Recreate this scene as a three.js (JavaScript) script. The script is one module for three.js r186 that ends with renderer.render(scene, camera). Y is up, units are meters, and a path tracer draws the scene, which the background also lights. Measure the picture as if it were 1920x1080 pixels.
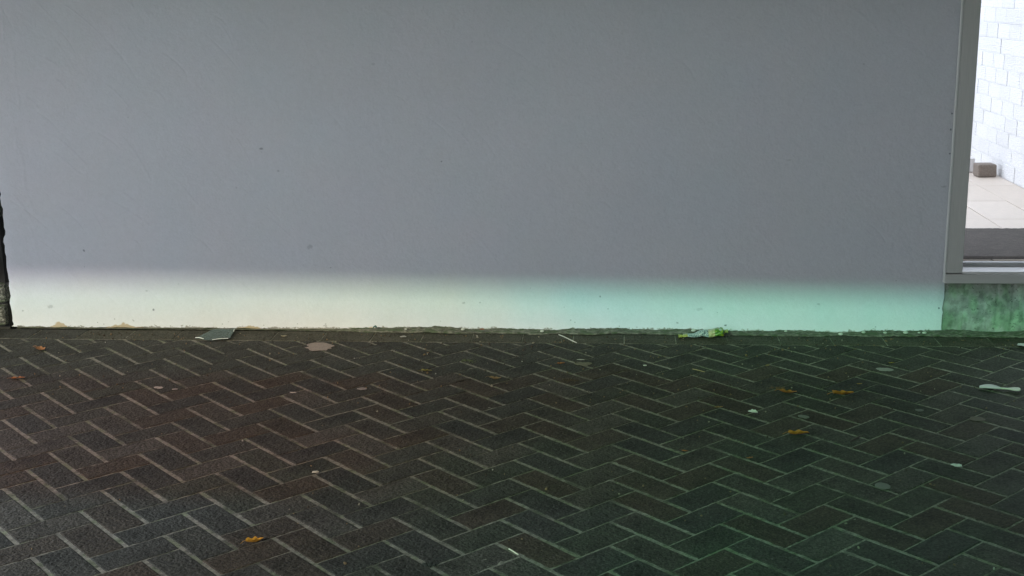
import * as THREE from 'three';
import { mergeGeometries } from 'three/addons/utils/BufferGeometryUtils.js';
import { RoundedBoxGeometry } from 'three/addons/geometries/RoundedBoxGeometry.js';

// ---------------------------------------------------------------- camera, sky, sun, exposure
const scene = new THREE.Scene();
const FOCAL = 2345.5;                                            // pixels of the 1920 x 1080 frame
const camera = new THREE.PerspectiveCamera(2 * Math.atan(540 / FOCAL) * 180 / Math.PI, 16 / 9, 0.05, 400);
camera.position.set(0, 1.3383, 4.6821);
camera.rotation.order = 'YXZ';
camera.rotation.set(-0.23381, 0.08665, -0.01535);
camera.updateMatrixWorld(); camera.updateProjectionMatrix();

const SKY = 2.6;
{
  const w = 256, h = 128, d = new Float32Array(w * h * 4);
  for (let j = 0; j < h; j++) for (let i = 0; i < w; i++) {
    const up = Math.max(0, Math.sin(((j + 0.5) / h - 0.5) * Math.PI)), k = (j * w + i) * 4, t = Math.pow(up, 0.6);
    d[k] = SKY * (1.01 - 0.15 * t); d[k + 1] = SKY * (1.05 - 0.07 * t); d[k + 2] = SKY * (1.14 + 0.04 * t); d[k + 3] = 1;
  }
  const sky = new THREE.DataTexture(d, w, h, THREE.RGBAFormat, THREE.FloatType);
  sky.mapping = THREE.EquirectangularReflectionMapping; sky.magFilter = THREE.LinearFilter; sky.needsUpdate = true;
  scene.background = sky; scene.environment = sky;
}
const AZ = 25 * Math.PI / 180, EL = 27 * Math.PI / 180;          // the sun stands low behind the camera, to its left
const sunDir = new THREE.Vector3(-Math.sin(AZ) * Math.cos(EL), Math.sin(EL), Math.cos(AZ) * Math.cos(EL));
const sun = new THREE.DirectionalLight(new THREE.Color(1, 0.97, 0.91), 4.0);
sun.position.copy(sunDir).multiplyScalar(30); sun.castShadow = true; sun.shadow.radius = 2.0;
sun.shadow.camera.left = -9; sun.shadow.camera.right = 9; sun.shadow.camera.top = 9; sun.shadow.camera.bottom = -9; sun.shadow.camera.far = 80;
sun.shadow.mapSize.set(4096, 4096);
scene.add(sun, sun.target);

const renderer = new THREE.WebGLRenderer({ antialias: true });
renderer.toneMapping = THREE.LinearToneMapping; renderer.toneMappingExposure = 1.0;
renderer.shadowMap.enabled = true;

// ---------------------------------------------------------------- helpers
let seed = 12345;
const rnd = () => { seed = (seed * 1664525 + 1013904223) >>> 0; return seed / 4294967296; };
const rr = (a, b) => a + (b - a) * rnd();
function hash(x, y, s) { let n = Math.imul(x, 374761393) + Math.imul(y, 668265263) + Math.imul(s, 2147483647 ^ 0x5bd1e995); n = Math.imul(n ^ (n >>> 13), 1274126177); return ((n ^ (n >>> 16)) >>> 0) / 4294967296; }
function vnoise(x, y, s = 0, px = 0, py = px) {                   // value noise, periodic when px, py are given
  const xi = Math.floor(x), yi = Math.floor(y), fx = x - xi, fy = y - yi, u = fx * fx * (3 - 2 * fx), v = fy * fy * (3 - 2 * fy);
  const m = (a, p) => p ? ((a % p) + p) % p : a, h = (i, j) => hash(m(xi + i, px), m(yi + j, py), s);
  return (h(0, 0) * (1 - u) + h(1, 0) * u) * (1 - v) + (h(0, 1) * (1 - u) + h(1, 1) * u) * v;
}
function fbm(x, y, s, o = 4, px = 0, py = px) { let a = 0, w = 0.5, t = 0; for (let k = 0; k < o; k++) { a += w * vnoise(x, y, s + k, px, py); t += w; w *= 0.5; x *= 2; y *= 2; px *= 2; py *= 2; } return a / t; }
const smooth = (a, b, x) => { const t = Math.min(1, Math.max(0, (x - a) / (b - a))); return t * t * (3 - 2 * t); };
const mixv = (a, b, t) => a + (b - a) * t;
const used = new Map();
function numbered(n) { const k = used.get(n) || 0; used.set(n, k + 1); return k ? `${n}_${String(k).padStart(3, '0')}` : n; }
function finish(o) { o.castShadow = o.receiveShadow = true; return o; }
function mesh(name, g, m, parent) { const o = finish(new THREE.Mesh(g, m)); o.name = parent ? name : numbered(name); (parent || scene).add(o); return o; }
function tag(o, label, category, group) { o.userData.label = label; o.userData.category = category; if (group) o.userData.group = group; return o; }
function thing(name, label, category, pos = [0, 0, 0], group) { const o = new THREE.Group(); o.name = numbered(name); o.position.set(...pos); scene.add(o); return tag(o, label, category, group); }
function struct(o) { o.userData.kind = 'structure'; return o; }
function dataTex(w, h, f, srgb, repeat = true) {                   // f(i, j) -> value or [r, g, b] in 0..1
  const d = new Uint8Array(w * h * 4);
  for (let j = 0; j < h; j++) for (let i = 0; i < w; i++) {
    const c = f(i, j), k = (j * w + i) * 4, a = typeof c === 'number' ? [c, c, c] : c;
    for (let q = 0; q < 3; q++) { let x = Math.min(1, Math.max(0, a[q])); if (srgb) x = x <= 0.0031308 ? 12.92 * x : 1.055 * Math.pow(x, 1 / 2.4) - 0.055; d[k + q] = x * 255 + 0.5; }
    d[k + 3] = 255;
  }
  const t = new THREE.DataTexture(d, w, h); t.magFilter = THREE.LinearFilter; t.minFilter = THREE.LinearMipmapLinearFilter; t.generateMipmaps = true;
  t.wrapS = t.wrapT = repeat ? THREE.RepeatWrapping : THREE.ClampToEdgeWrapping; if (srgb) t.colorSpace = THREE.SRGBColorSpace; t.needsUpdate = true; return t;
}
function std(rgb, rough = 0.8, extra = {}) { return new THREE.MeshStandardMaterial({ color: new THREE.Color().setRGB(...rgb), roughness: rough, ...extra }); }
function box(x0, x1, y0, y1, z0, z1, r = 0.003) { const g = r ? new RoundedBoxGeometry(x1 - x0, y1 - y0, z1 - z0, 2, r) : new THREE.BoxGeometry(x1 - x0, y1 - y0, z1 - z0); g.translate((x0 + x1) / 2, (y0 + y1) / 2, (z0 + z1) / 2); return g; }
// grid of points p(i, j) -> [x, y, z, u, v]
function gridGeo(nx, ny, p) {
  const P = [], U = [], I = [];
  for (let j = 0; j <= ny; j++) for (let i = 0; i <= nx; i++) { const q = p(i, j); P.push(q[0], q[1], q[2]); U.push(q[3] ?? q[0], q[4] ?? q[1]); }
  for (let j = 0; j < ny; j++) for (let i = 0; i < nx; i++) { const a = j * (nx + 1) + i, b = a + 1, c = a + nx + 1, d = c + 1; I.push(a, b, d, a, d, c); }
  const g = new THREE.BufferGeometry(); g.setAttribute('position', new THREE.Float32BufferAttribute(P, 3)); g.setAttribute('uv', new THREE.Float32BufferAttribute(U, 2)); g.setIndex(I); g.computeVertexNormals(); return g;
}
// thin closed sheet with a star-shaped outline: r(a) in metres, height(x, z), lying on the ground
function sheet(r, height, thick = 0.0008, rings = 6, seg = 40) {
  const P = [], U = [], I = [], n = rings * seg + 1;
  for (let side = 0; side < 2; side++) {
    P.push(0, height(0, 0) + (side ? 0 : thick), 0); U.push(0.5, 0.5);
    for (let k = 1; k <= rings; k++) for (let s = 0; s < seg; s++) { const a = s / seg * 2 * Math.PI, q = k / rings, R = r(a) * q, x = R * Math.cos(a), z = R * Math.sin(a); P.push(x, height(x, z) + (side ? 0 : thick * (k === rings ? 0.5 : 1)), z); U.push(x * 10, z * 10); }
    const o = side * n, f = (a, b, c) => side ? I.push(a, b, c) : I.push(a, c, b);
    for (let s = 0; s < seg; s++) { const t = (s + 1) % seg; f(o, o + 1 + s, o + 1 + t); for (let k = 0; k < rings - 1; k++) { const a = o + 1 + k * seg + s, b = o + 1 + k * seg + t, c = a + seg, d = b + seg; f(a, c, d); f(a, d, b); } }
  }
  for (let s = 0; s < seg; s++) { const t = (s + 1) % seg, a = 1 + (rings - 1) * seg + s, b = 1 + (rings - 1) * seg + t; I.push(a, n + b, n + a, a, b, n + b); }
  const g = new THREE.BufferGeometry(); g.setAttribute('position', new THREE.Float32BufferAttribute(P, 3)); g.setAttribute('uv', new THREE.Float32BufferAttribute(U, 2)); g.setIndex(I); g.computeVertexNormals(); return g;
}
// tube-like body along x: at(t) -> {x, y, z, w (half width along z), h (half height), n (squareness), jag}
function loftX(at, nt = 24, ns = 14) {
  return gridGeo(ns, nt, (i, j) => { const t = j / nt, a = i / ns * 2 * Math.PI, q = at(t, a), c = Math.cos(a), s = Math.sin(a), p = q.p || 1, cc = Math.sign(c) * Math.pow(Math.abs(c), p), ss = Math.sign(s) * Math.pow(Math.abs(s), p), k = q.k || 1; return [q.x, q.y + ss * q.h * k, q.z + cc * q.w * k, t, i / ns]; });
}
function project(x, y, z) { const v = new THREE.Vector3(x, y, z).project(camera); return [(v.x * 0.5 + 0.5) * 1920, (0.5 - v.y * 0.5) * 1080, v.z]; }

// ---------------------------------------------------------------- the white wall
const WX0 = -2.512, WX1 = 1.262, WZ = -0.155, WH = 3.5;
// marks on the paint: [x px, y px, radius mm, darkness, stretch] placed where the photograph shows them
const marks = [];
{
  const toWall = (px, py) => { const v = new THREE.Vector3(px / 960 - 1, 1 - py / 540, 0.5).unproject(camera).sub(camera.position), t = (WZ - camera.position.z) / v.z; return [camera.position.x + v.x * t, camera.position.y + v.y * t]; };
  for (const [px, py, r, k, sx] of [[490, 279, 6, 0.45, 1.4], [490, 285, 3, 0.3, 1], [581, 463, 12, 0.22, 1.2], [157, 470, 6, 0.5, 0.9], [158, 500, 4, 0.3, 0.5], [620, 502, 4, 0.6, 1.3], [288, 581, 5, 0.65, 1], [275, 545, 5, 0.25, 1.6], [42, 583, 6, 0.35, 1.2], [95, 575, 9, 0.25, 2.2], [443, 352, 4, 0.3, 1], [522, 321, 5, 0.25, 1.5], [828, 303, 4, 0.5, 1], [335, 532, 4, 0.2, 1], [1125, 556, 5, 0.5, 0.7], [1269, 605, 5, 0.6, 0.6], [1360, 610, 6, 0.8, 1.2], [1070, 600, 4, 0.5, 1], [1140, 579, 3, 0.4, 1], [1761, 578, 5, 0.7, 1], [1680, 526, 3, 0.5, 1], [1058, 576, 3, 0.4, 1], [1535, 570, 5, 0.25, 1.8], [1642, 613, 4, 0.4, 1], [870, 568, 5, 0.3, 1.6], [900, 567, 4, 0.3, 1.6], [995, 540, 3, 0.3, 1], [1345, 586, 3, 0.4, 1], [1310, 580, 8, 0.18, 2.5], [1785, 213, 4, 0.7, 1], [1783, 243, 4, 0.7, 1], [1781, 288, 4, 0.7, 1], [1770, 350, 6, 0.25, 2.5], [700, 120, 5, 0.15, 2], [1130, 260, 4, 0.15, 1], [1480, 300, 5, 0.12, 2], [240, 220, 3, 0.3, 1], [885, 78, 4, 0.2, 1], [1620, 120, 4, 0.2, 1.5]]) { const [x, y] = toWall(px, py); marks.push([x, y, r * 0.001, k, sx]); }
}
const TW = 2048, TH = 1900, tx = i => WX0 + (i + 0.5) / TW * (WX1 - WX0), ty = j => (j + 0.5) / TH * WH;
const wallColor = dataTex(TW, TH, (i, j) => {
  const x = tx(i), y = ty(j), blot = fbm(x * 1.7, y * 1.7, 11, 3) - 0.5, fine = hash(i, j, 3) - 0.5, mid = fbm(x * 70, y * 70, 21, 2) - 0.5;
  let k = 1 + 0.05 * blot + 0.07 * fine + 0.05 * mid, r = 0.712 * k * (1 + 0.05 * (fbm(x * 5, y * 5, 61, 3) - 0.5)), g = 0.718 * k, b = 0.775 * k * (1 + 0.03 * (fbm(x * 6, y * 6, 64, 3) - 0.5));
  for (const [mx, my, mr, md, sx] of marks) { const dx = (x - mx) / sx, dy = y - my; if (Math.abs(dx) > mr * 2 || Math.abs(dy) > mr * 2) continue; const q = Math.hypot(dx, dy) / mr + 0.9 * (fbm(x * 160, y * 160, 5, 2) - 0.5), m = md * (1 - smooth(0.45, 0.95, q)); r *= 1 - m; g *= 1 - m * 0.97; b *= 1 - m * 0.93; }
  if (y < 0.09) {                                                  // splashed soil and peeled paint along the foot, with outlines of its own
    const n = fbm(x * 38, y * 60, 31, 4), edge = 0.012 + 0.02 * Math.pow(fbm(x * 9, 0.3, 33, 3), 2) + 0.012 * smooth(-1.7, -0.9, x);
    const dirt = smooth(0.60, 0.74, 0.55 * n + 0.45 * fbm(x * 150, y * 150, 34, 3) + (edge * 0.72 - y) * 18) * 0.75; r = mixv(r, 0.15, dirt); g = mixv(g, 0.135, dirt); b = mixv(b, 0.09, dirt);
    const splash = y < 0.075 && hash(i >> 1, j >> 1, 41) > 0.992 + y * 0.12 && fbm(x * 12, y * 12, 42, 2) > 0.5 ? 0.55 : 0; r *= 1 - splash; g *= 1 - splash; b *= 1 - splash;
    for (const [cx, w, h] of [[-2.305, 0.040, 0.040], [-2.03, 0.095, 0.030], [-1.5, 0.06, 0.026], [-1.0, 0.05, 0.02]]) { const p = Math.abs(x - cx) / w + y / h + 0.7 * (fbm(x * 60, y * 60, 37, 3) - 0.5); const m = 0.85 * (1 - smooth(0.8, 0.95, p)); r = mixv(r, 0.43, m); g = mixv(g, 0.33, m); b = mixv(b, 0.2, m); }
  }
  return [r, g, b];
}, true, false);
const strokes = []; seed = 77;
for (let k = 0; k < 60; k++) strokes.push([k < 34 ? rr(-2.45, -1.5) : rr(-2.4, 1.2), rr(0.15, 1.35), rr(-1.15, -0.55), rr(0.03, 0.13), rr(0.0025, 0.006), (k < 34 ? 0.24 : 0.15) * (rnd() < 0.5 ? -1 : 1)]);
for (let k = 0; k < 7; k++) strokes.push([-2.40 + rr(-0.03, 0.03), 0.35 + k * 0.15, -1.5 + rr(-0.1, 0.1), 0.1, 0.007, 0.18]);
const wallBump = dataTex(TW, TH, (i, j) => {
  const x = tx(i), y = ty(j); let b = 0.5 + 0.20 * (fbm(x * 130, y * 130, 51, 2) - 0.5) + 0.16 * (fbm(x * 34, y * 26, 52, 2) - 0.5) + 0.1 * (hash(i, j, 8) - 0.5);
  for (const [sx, sy, a, l, w, h] of strokes) { const dx = x - sx, dy = y - sy; if (Math.abs(dx) > l || Math.abs(dy) > l) continue; const t = (dx * Math.cos(a) + dy * Math.sin(a)) / l, q = (-dx * Math.sin(a) + dy * Math.cos(a) + 0.01 * t * t) / w; if (Math.abs(t) < 1) b += h * Math.exp(-q * q) * (1 - t * t); }
  return b;
}, false, false);
const wallMat = new THREE.MeshStandardMaterial({ map: wallColor, bumpMap: wallBump, bumpScale: 0.0045, roughness: 0.72 });
const wall = thing('wall', 'white painted rendered wall between the dark stone pier and the window', 'wall');
{
  const nx = 300, ny = 230;
  const pt = (i, j) => {
    const y = j / ny * WH, e0 = 0.030 * (fbm(y * 30, 1.5, 71, 4) - 0.5) + 0.013 * Math.min(1, y / 0.6), e1 = 0.009 * (fbm(y * 55, 2.5, 72, 3) - 0.5) * (1 - smooth(0.2, 0.3, y) * 0.75), s = i / nx, x = mixv(WX0 + e0, WX1 + e1, s);
    const edge = Math.min(1, Math.min(i, nx - i) / 1.5);
    return [x, y + (j ? 0 : 0.0065 + 0.006 * (fbm(x * 25, 7.5, 74, 3) - 0.5)), WZ + 0.006 * (fbm(x * 2.2, y * 2.2, 73, 3) - 0.5) + 0.003 * (fbm(x * 9, y * 3.5, 75, 3) - 0.5) - (1 - edge) * 0.003, (x - WX0) / (WX1 - WX0), y / WH];
  };
  const front = gridGeo(nx, ny, pt);
  const left = gridGeo(ny, 1, (i, j) => { const q = pt(0, i); return [q[0], q[1], q[2] - j * 0.25, 0.001, q[4]]; });
  const right = gridGeo(ny, 1, (i, j) => { const q = pt(nx, i); return [q[0], q[1], q[2] - (1 - j) * 0.25, 0.999, q[4]]; });
  const back = gridGeo(1, 1, (i, j) => [mixv(WX1, WX0, i), j * WH, WZ - 0.25, 0.5, 0.5]);
  mesh('rendered_face', mergeGeometries([front, left, right, back]), wallMat, wall);
}
mesh('dark_backing_strip', box(WX0 + 0.01, WX1, -0.03, 0.03, WZ - 0.2, WZ - 0.02, 0), std([0.035, 0.03, 0.024], 1), wall);  // near-black strip behind the gap under the rendered face
// rough mortar fillet in the corner of wall and pavement, growing from left to right
const filletTex = dataTex(512, 128, (i, j) => { const n = fbm(i / 9, j / 9, 91, 4, 57, 15), m = fbm(i / 22, j / 16, 92, 3), sp = hash(i, j, 93); let c = 0.05 + 0.21 * n * n + (sp > 0.985 ? 0.25 : 0); const moss = smooth(0.5, 0.66, m) * 0.7; return [mixv(c * 1.02, 0.045, moss), mixv(c, 0.07, moss), mixv(c * 0.8, 0.03, moss)]; }, true);
filletTex.repeat.set(1.6, 12);
const filletMat = new THREE.MeshStandardMaterial({ map: filletTex, roughness: 0.95, bumpMap: filletTex, bumpScale: 0.004 });
{
  const n = 900, m = 9, h = x => 0.004 + (0.012 * smooth(-1.55, -0.85, x) + 0.006 * smooth(-1, -0.7, x)) * (0.1 + 1.35 * fbm(x * 7, 0.5, 95, 4)), w = x => 0.006 + 0.046 * smooth(-1.5, -0.8, x) * (0.5 + 0.8 * fbm(x * 9, 3.5, 96, 4));
  mesh('mortar_fillet', gridGeo(n, m, (i, j) => { const x = mixv(WX0 + 0.02, WX1 + 0.35, i / n), t = j / m, z = WZ - 0.006 + w(x) * (1 - t), y = -0.006 + (h(x) + 0.006) * (t < 0.35 ? t / 0.35 * 0.62 : 0.62 + 0.38 * (t - 0.35) / 0.65); const q = 0.007 * (fbm(x * 60, t * 5, 97, 3) - 0.5) * Math.min(1, h(x) / 0.012); return [x, (j === 0 ? 0.0015 : y + q + (j < 3 ? 0.003 : 0)), z + q * 0.6 - (j === 0 ? 0.016 : 0), x, t * 0.06]; }), filletMat, wall);
  const cx = [0.87, 0.96, 1.12, 1.17, 1.19, 1.04, 0.66, 0.3, -0.3, -0.62, -0.85];
  for (const x of cx) { const g = new THREE.IcosahedronGeometry(rr(0.004, 0.008), 1), p = g.attributes.position; for (let k = 0; k < p.count; k++) p.setXYZ(k, p.getX(k) * 1.3, p.getY(k) * 0.7, p.getZ(k)); g.computeVertexNormals(); g.translate(x, h(x) * 0.75 + 0.002, WZ + 0.018 + rr(-0.004, 0.012)); mesh('pebble', g, std([0.5, 0.5, 0.45], 0.9), wall); }
  // pale raised line between the wall and the window frame
  mesh('pale_edge_bead', gridGeo(10, 200, (i, j) => { const y = 0.215 + j / 200 * 2.3, a = i / 10 * Math.PI; return [WX1 - 0.004 + 0.006 * Math.cos(a) * -1, y, WZ + 0.003 + 0.004 * Math.sin(a) + 0.001 * fbm(y * 30, 0, 98, 2)]; }), std([0.78, 0.78, 0.77], 0.5), wall);
}

// ---------------------------------------------------------------- rough stone pier at the left end of the wall
{
  const pier = thing('stone_pier', 'dark rough stone pier at the left end of the white wall', 'pier');
  const stoneTex = dataTex(256, 256, (i, j) => { const n = fbm(i / 16, j / 16, 101, 5, 16), s = hash(i, j, 102); const k = 0.02 + 0.75 * Math.pow(n, 2.6) * (vnoise(i / 9, j / 6, 105) > 0.72 ? 0.35 : 1) + (s > 0.97 ? 0.15 : 0), moss = smooth(0.5, 0.62, fbm(i / 24, j / 24, 103, 3)); return [k * mixv(1.05, 0.8, moss), k * mixv(1, 0.95, moss), k * mixv(0.88, 0.6, moss)]; }, true);
  stoneTex.repeat.set(1.4, 1.0);
  const sm = new THREE.MeshStandardMaterial({ map: stoneTex, bumpMap: stoneTex, bumpScale: 0.008, roughness: 0.95 });
  mesh('mortar', box(-3.05, -2.53, -0.02, 3.5, -0.5, -0.175, 0), std([0.035, 0.033, 0.03], 0.95), pier);
  seed = 5;
  for (let r = 0, y = 0.004; y < 3.4; r++) {
    const h = rr(0.085, 0.14);
    for (let x = -3.05; x < -2.56;) {
      const w = Math.min(rr(0.16, 0.3), -2.522 + rr(-0.004, 0.006) - x), g = new RoundedBoxGeometry(w - 0.012, h - 0.012, 0.10, 3, 0.012), p = g.attributes.position;
      for (let k = 0; k < p.count; k++) { const q = fbm(p.getX(k) * 30 + x * 9, p.getY(k) * 30 + y * 9, 104, 3) - 0.5; p.setXYZ(k, p.getX(k) + q * 0.008, p.getY(k) + q * 0.01, p.getZ(k) + q * 0.02); }
      g.computeVertexNormals(); g.translate(x + w / 2, y + h / 2, -0.2 + rr(-0.01, 0.012)); mesh('stone', g, sm, pier); x += w;
      if (-2.56 - x < 0.07) break;
    }
    y += h;
  }
}

// ---------------------------------------------------------------- concrete plinth and window on the right
{
  const pl = thing('concrete_plinth', 'pitted bare concrete plinth below the window frame', 'plinth');
  const tex = dataTex(1024, 512, (i, j) => {
    const n = fbm(i / 40, j / 40, 111, 5), s = fbm(i / 14, j / 90, 113, 3), m = fbm(i / 18, j / 22, 112, 5); let c = 0.20 + 0.30 * n; c *= 1 - 0.3 * smooth(0.45, 0.75, m); c *= 0.85 + 0.3 * s; c *= 0.85 + 0.3 * fbm(i / 7, j / 7, 118, 3);
    const pit = vnoise(i / 5, j / 5, 114) > 0.9 && vnoise(i / 40, j / 40, 115) > 0.35 ? 0.45 : 1; const greenTint = smooth(0.3, 0.7, fbm(i / 30, j / 60, 116, 4));  // patchy green tint mixed into the concrete colour
    return [c * pit * mixv(1, 0.78, greenTint), c * pit, c * pit * mixv(0.9, 0.7, greenTint)];
  }, true);
  const bump = dataTex(512, 256, (i, j) => 0.5 + 0.5 * (fbm(i / 14, j / 14, 111, 4) - 0.5) - (vnoise(i / 2.5, j / 2.5, 114) > 0.9 ? 0.35 : 0), false);
  tex.repeat.set(1, 2); bump.repeat.set(1, 2);
  const m = new THREE.MeshStandardMaterial({ map: tex, bumpMap: bump, bumpScale: 0.004, roughness: 0.92 });
  const groove = x => { let d = 0; for (const gx of [1.345, 1.47, 1.53, 1.68, 1.84, 1.98, 2.12, 2.3]) d += Math.exp(-Math.pow((x - gx) / 0.006, 2)); return d; };
  const face = gridGeo(400, 60, (i, j) => { const x = mixv(1.245, 2.75, i / 400), y = mixv(-0.02, 0.212, j / 60); return [x, y, -0.172 + 0.004 * (fbm(x * 30, y * 30, 117, 4) - 0.5) - 0.0022 * groove(x), x, y]; });
  mesh('board_marked_face', mergeGeometries([face, gridGeo(1, 1, (i, j) => [mixv(1.245, 2.75, i), 0.212, -0.172 - j * 0.1])]), m, pl);
}
const greyPaintTex = dataTex(256, 256, (i, j) => 0.92 + 0.12 * (fbm(i / 24, j / 10, 121, 4, 10, 25) - 0.5) - (hash(i, j, 122) > 0.995 ? 0.2 : 0), true); greyPaintTex.repeat.set(2, 2);
const framePaint = new THREE.MeshStandardMaterial({ color: new THREE.Color().setRGB(0.66, 0.655, 0.63), map: greyPaintTex, roughness: 0.5 });
{
  const win = thing('window', 'grey painted window frame standing on the concrete plinth', 'window');
  mesh('jamb', box(1.262, 1.3245, 0.2505, 3.2, -0.235, -0.150), framePaint, win);
  mesh('bottom_rail', box(1.258, 2.75, 0.210, 0.246, -0.235, -0.146), framePaint, win);
  mesh('jamb', box(2.69, 2.75, 0.2505, 3.2, -0.235, -0.150), framePaint, win);
  mesh('top_rail', box(1.262, 2.75, 3.201, 3.5, -0.235, -0.150), framePaint, win);
  mesh('sill', box(1.325, 2.69, 0.2465, 0.256, -0.34, -0.152, 0.002), std([0.74, 0.73, 0.71], 0.4), win);
  mesh('glazing_bead', box(1.325, 2.689, 0.2565, 0.272, -0.275, -0.245, 0.002), std([0.34, 0.34, 0.335], 0.6), win);
  mesh('pane', gridGeo(1, 1, (i, j) => [mixv(1.325, 2.69, i), mixv(0.27, 3.2, j), -0.26]), new THREE.MeshPhysicalMaterial({ color: new THREE.Color(1, 1, 1), transmission: 1, thickness: 0, roughness: 0.02, ior: 1.5 }), win);
}

// ---------------------------------------------------------------- bright court behind the window
const CY = 0.262, CX1 = 2.17, CZ1 = -3.9;
{
  const fl = struct(new THREE.Group()); fl.name = 'court_floor'; scene.add(fl);
  mesh('tile_bed', box(1.0, CX1 + 0.3, 0.0, CY - 0.006, CZ1 - 0.2, -0.345, 0), std([0.42, 0.40, 0.37], 0.9), fl);
  const tt = dataTex(256, 256, (i, j) => 0.94 + 0.12 * (fbm(i / 20, j / 20, 131, 4, 13) - 0.5), true);
  const tm = [0, 1, 2].map(k => new THREE.MeshStandardMaterial({ color: new THREE.Color().setRGB(0.62 - 0.015 * k, 0.53 - 0.015 * k, 0.44 - 0.015 * k), map: tt, roughness: 0.45 }));
  seed = 9;
  for (let a = 0; a < 5; a++) for (let b = 0; b < 7; b++) { const x0 = 1.02 + a * 0.235, z1 = -0.235 - b * 0.51; mesh('tile', box(x0 + 0.002, Math.min(x0 + 0.233, CX1 - 0.002), CY - 0.02, CY + rr(-0.0008, 0.0008), z1 - 0.508 < CZ1 ? CZ1 : z1 - 0.508, Math.min(z1 - 0.002, -0.346), 0.0015), tm[(rnd() * 3) | 0], fl); }
  // white painted brick wall along the right of the court
  const bw = thing('brick_wall', 'white painted brick wall seen brightly lit through the window', 'wall');
  const wm = [0.86, 0.84, 0.81].map(k => std([k, k * 0.995, k * 0.985], 0.7));
  const btex = dataTex(256, 256, (i, j) => 0.5 + 0.8 * (fbm(i / 12, j / 12, 141, 4, 21) - 0.5), false); const fleck = dataTex(128, 128, (i, j) => { const v = fbm(i / 5, j / 14, 142, 3, 25, 9), w = vnoise(i / 4, j / 11, 143, 32, 11); return Math.min(1, 1.02 + 0.2 * (v - 0.5)) * (w > 0.92 ? 0.55 : 1); }, true); for (const m of wm) { m.bumpMap = btex; m.bumpScale = 0.010; m.map = fleck; }
  mesh('mortar', box(CX1 + 0.004, CX1 + 0.22, 0, 3.3, CZ1 - 0.2, -0.42, 0), std([0.8, 0.79, 0.77], 0.95), bw);
  const L = 0.215, H = 0.085; seed = 21; const rest = [];
  for (let r = 0; r < 36; r++) for (let z = -0.42 - ((r * 0.37) % 1) * L; z > CZ1; z -= L) {
    const h = H - 0.0003, l = L - rr(0.002, 0.016) * (rnd() < 0.4 ? 0.2 : 1), g = box(CX1, CX1 + 0.05, 0, h, -l, 0, 0.003); g.translate(rr(-0.001, 0.002), CY + r * H, z - rr(0, 0.012));
    if (r < 14) mesh('brick', g, wm[(rnd() * 3) | 0], bw); else rest.push(g);
  }
  const up = mesh('bricks', mergeGeometries(rest), wm[1], bw); up.userData.kind = 'stuff';
  const ew = thing('court_wall', 'white wall closing the far end of the bright court', 'wall');
  mesh('wall_face', box(0.6, CX1 + 0.2, 0, 0.75, CZ1 - 0.22, CZ1 - 0.001, 0), std([0.78, 0.78, 0.77], 0.8), ew);
  // the loose block and the pale kerb piece behind it
  const g = new RoundedBoxGeometry(0.106, 0.074, 0.09, 4, 0.008), p = g.attributes.position; for (let k = 0; k < p.count; k++) { const q = fbm(p.getX(k) * 60 + 3, p.getY(k) * 60 + 5, 145, 3) - 0.5; p.setXYZ(k, p.getX(k) + q * 0.004, p.getY(k) + q * 0.005, p.getZ(k) + q * 0.004); } g.computeVertexNormals();
  const bt = dataTex(128, 128, (i, j) => 0.75 + 0.5 * (fbm(i / 6, j / 6, 146, 4) - 0.5), true);
  const blk = mesh('stone_block', g, new THREE.MeshStandardMaterial({ color: new THREE.Color().setRGB(0.26, 0.215, 0.175), map: bt, roughness: 0.95, bumpMap: bt, bumpScale: 0.004 })); blk.position.set(2.085, CY + 0.0375, -2.62); blk.rotation.y = 0.08;
  tag(blk, 'brown rectangular stone block on the tiles beside the white brick wall', 'block');
  const slab = mesh('pale_slab', box(-0.06, 0.06, 0, 0.085, -0.03, 0.03, 0.008), std([0.62, 0.6, 0.58], 0.8)); slab.position.set(2.01, CY, -2.80); tag(slab, 'low pale slab behind the brown stone block in the court', 'slab');
  // doormat
  const mt = dataTex(512, 512, (i, j) => { const n = fbm(i / 6, j / 6, 151, 3, 85), m = fbm(i / 50, j / 40, 152, 3); const c = (0.075 + 0.09 * n) * (0.8 + 0.4 * m) + (hash(i, j, 153) > 0.97 ? 0.06 : 0); return [c * 0.54, c * 0.46, c * 0.38]; }, true); mt.repeat.set(2.5, 2.5);
  const mat = mesh('doormat', gridGeo(120, 80, (i, j) => { const x = mixv(1.03, CX1 - 0.02, i / 120), z = mixv(-0.35, -0.985, j / 80), e = Math.min(1, Math.min(i, 120 - i, j, 80 - j) / 2); return [x, CY + 0.001 + 0.008 * e + 0.0025 * (fbm(x * 90, z * 90, 154, 2)) * e, z, x, z]; }), new THREE.MeshStandardMaterial({ map: mt, roughness: 1, bumpMap: mt, bumpScale: 0.006 }));
  tag(mat, 'dark grey doormat lying inside behind the window sill', 'doormat');
}

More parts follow.
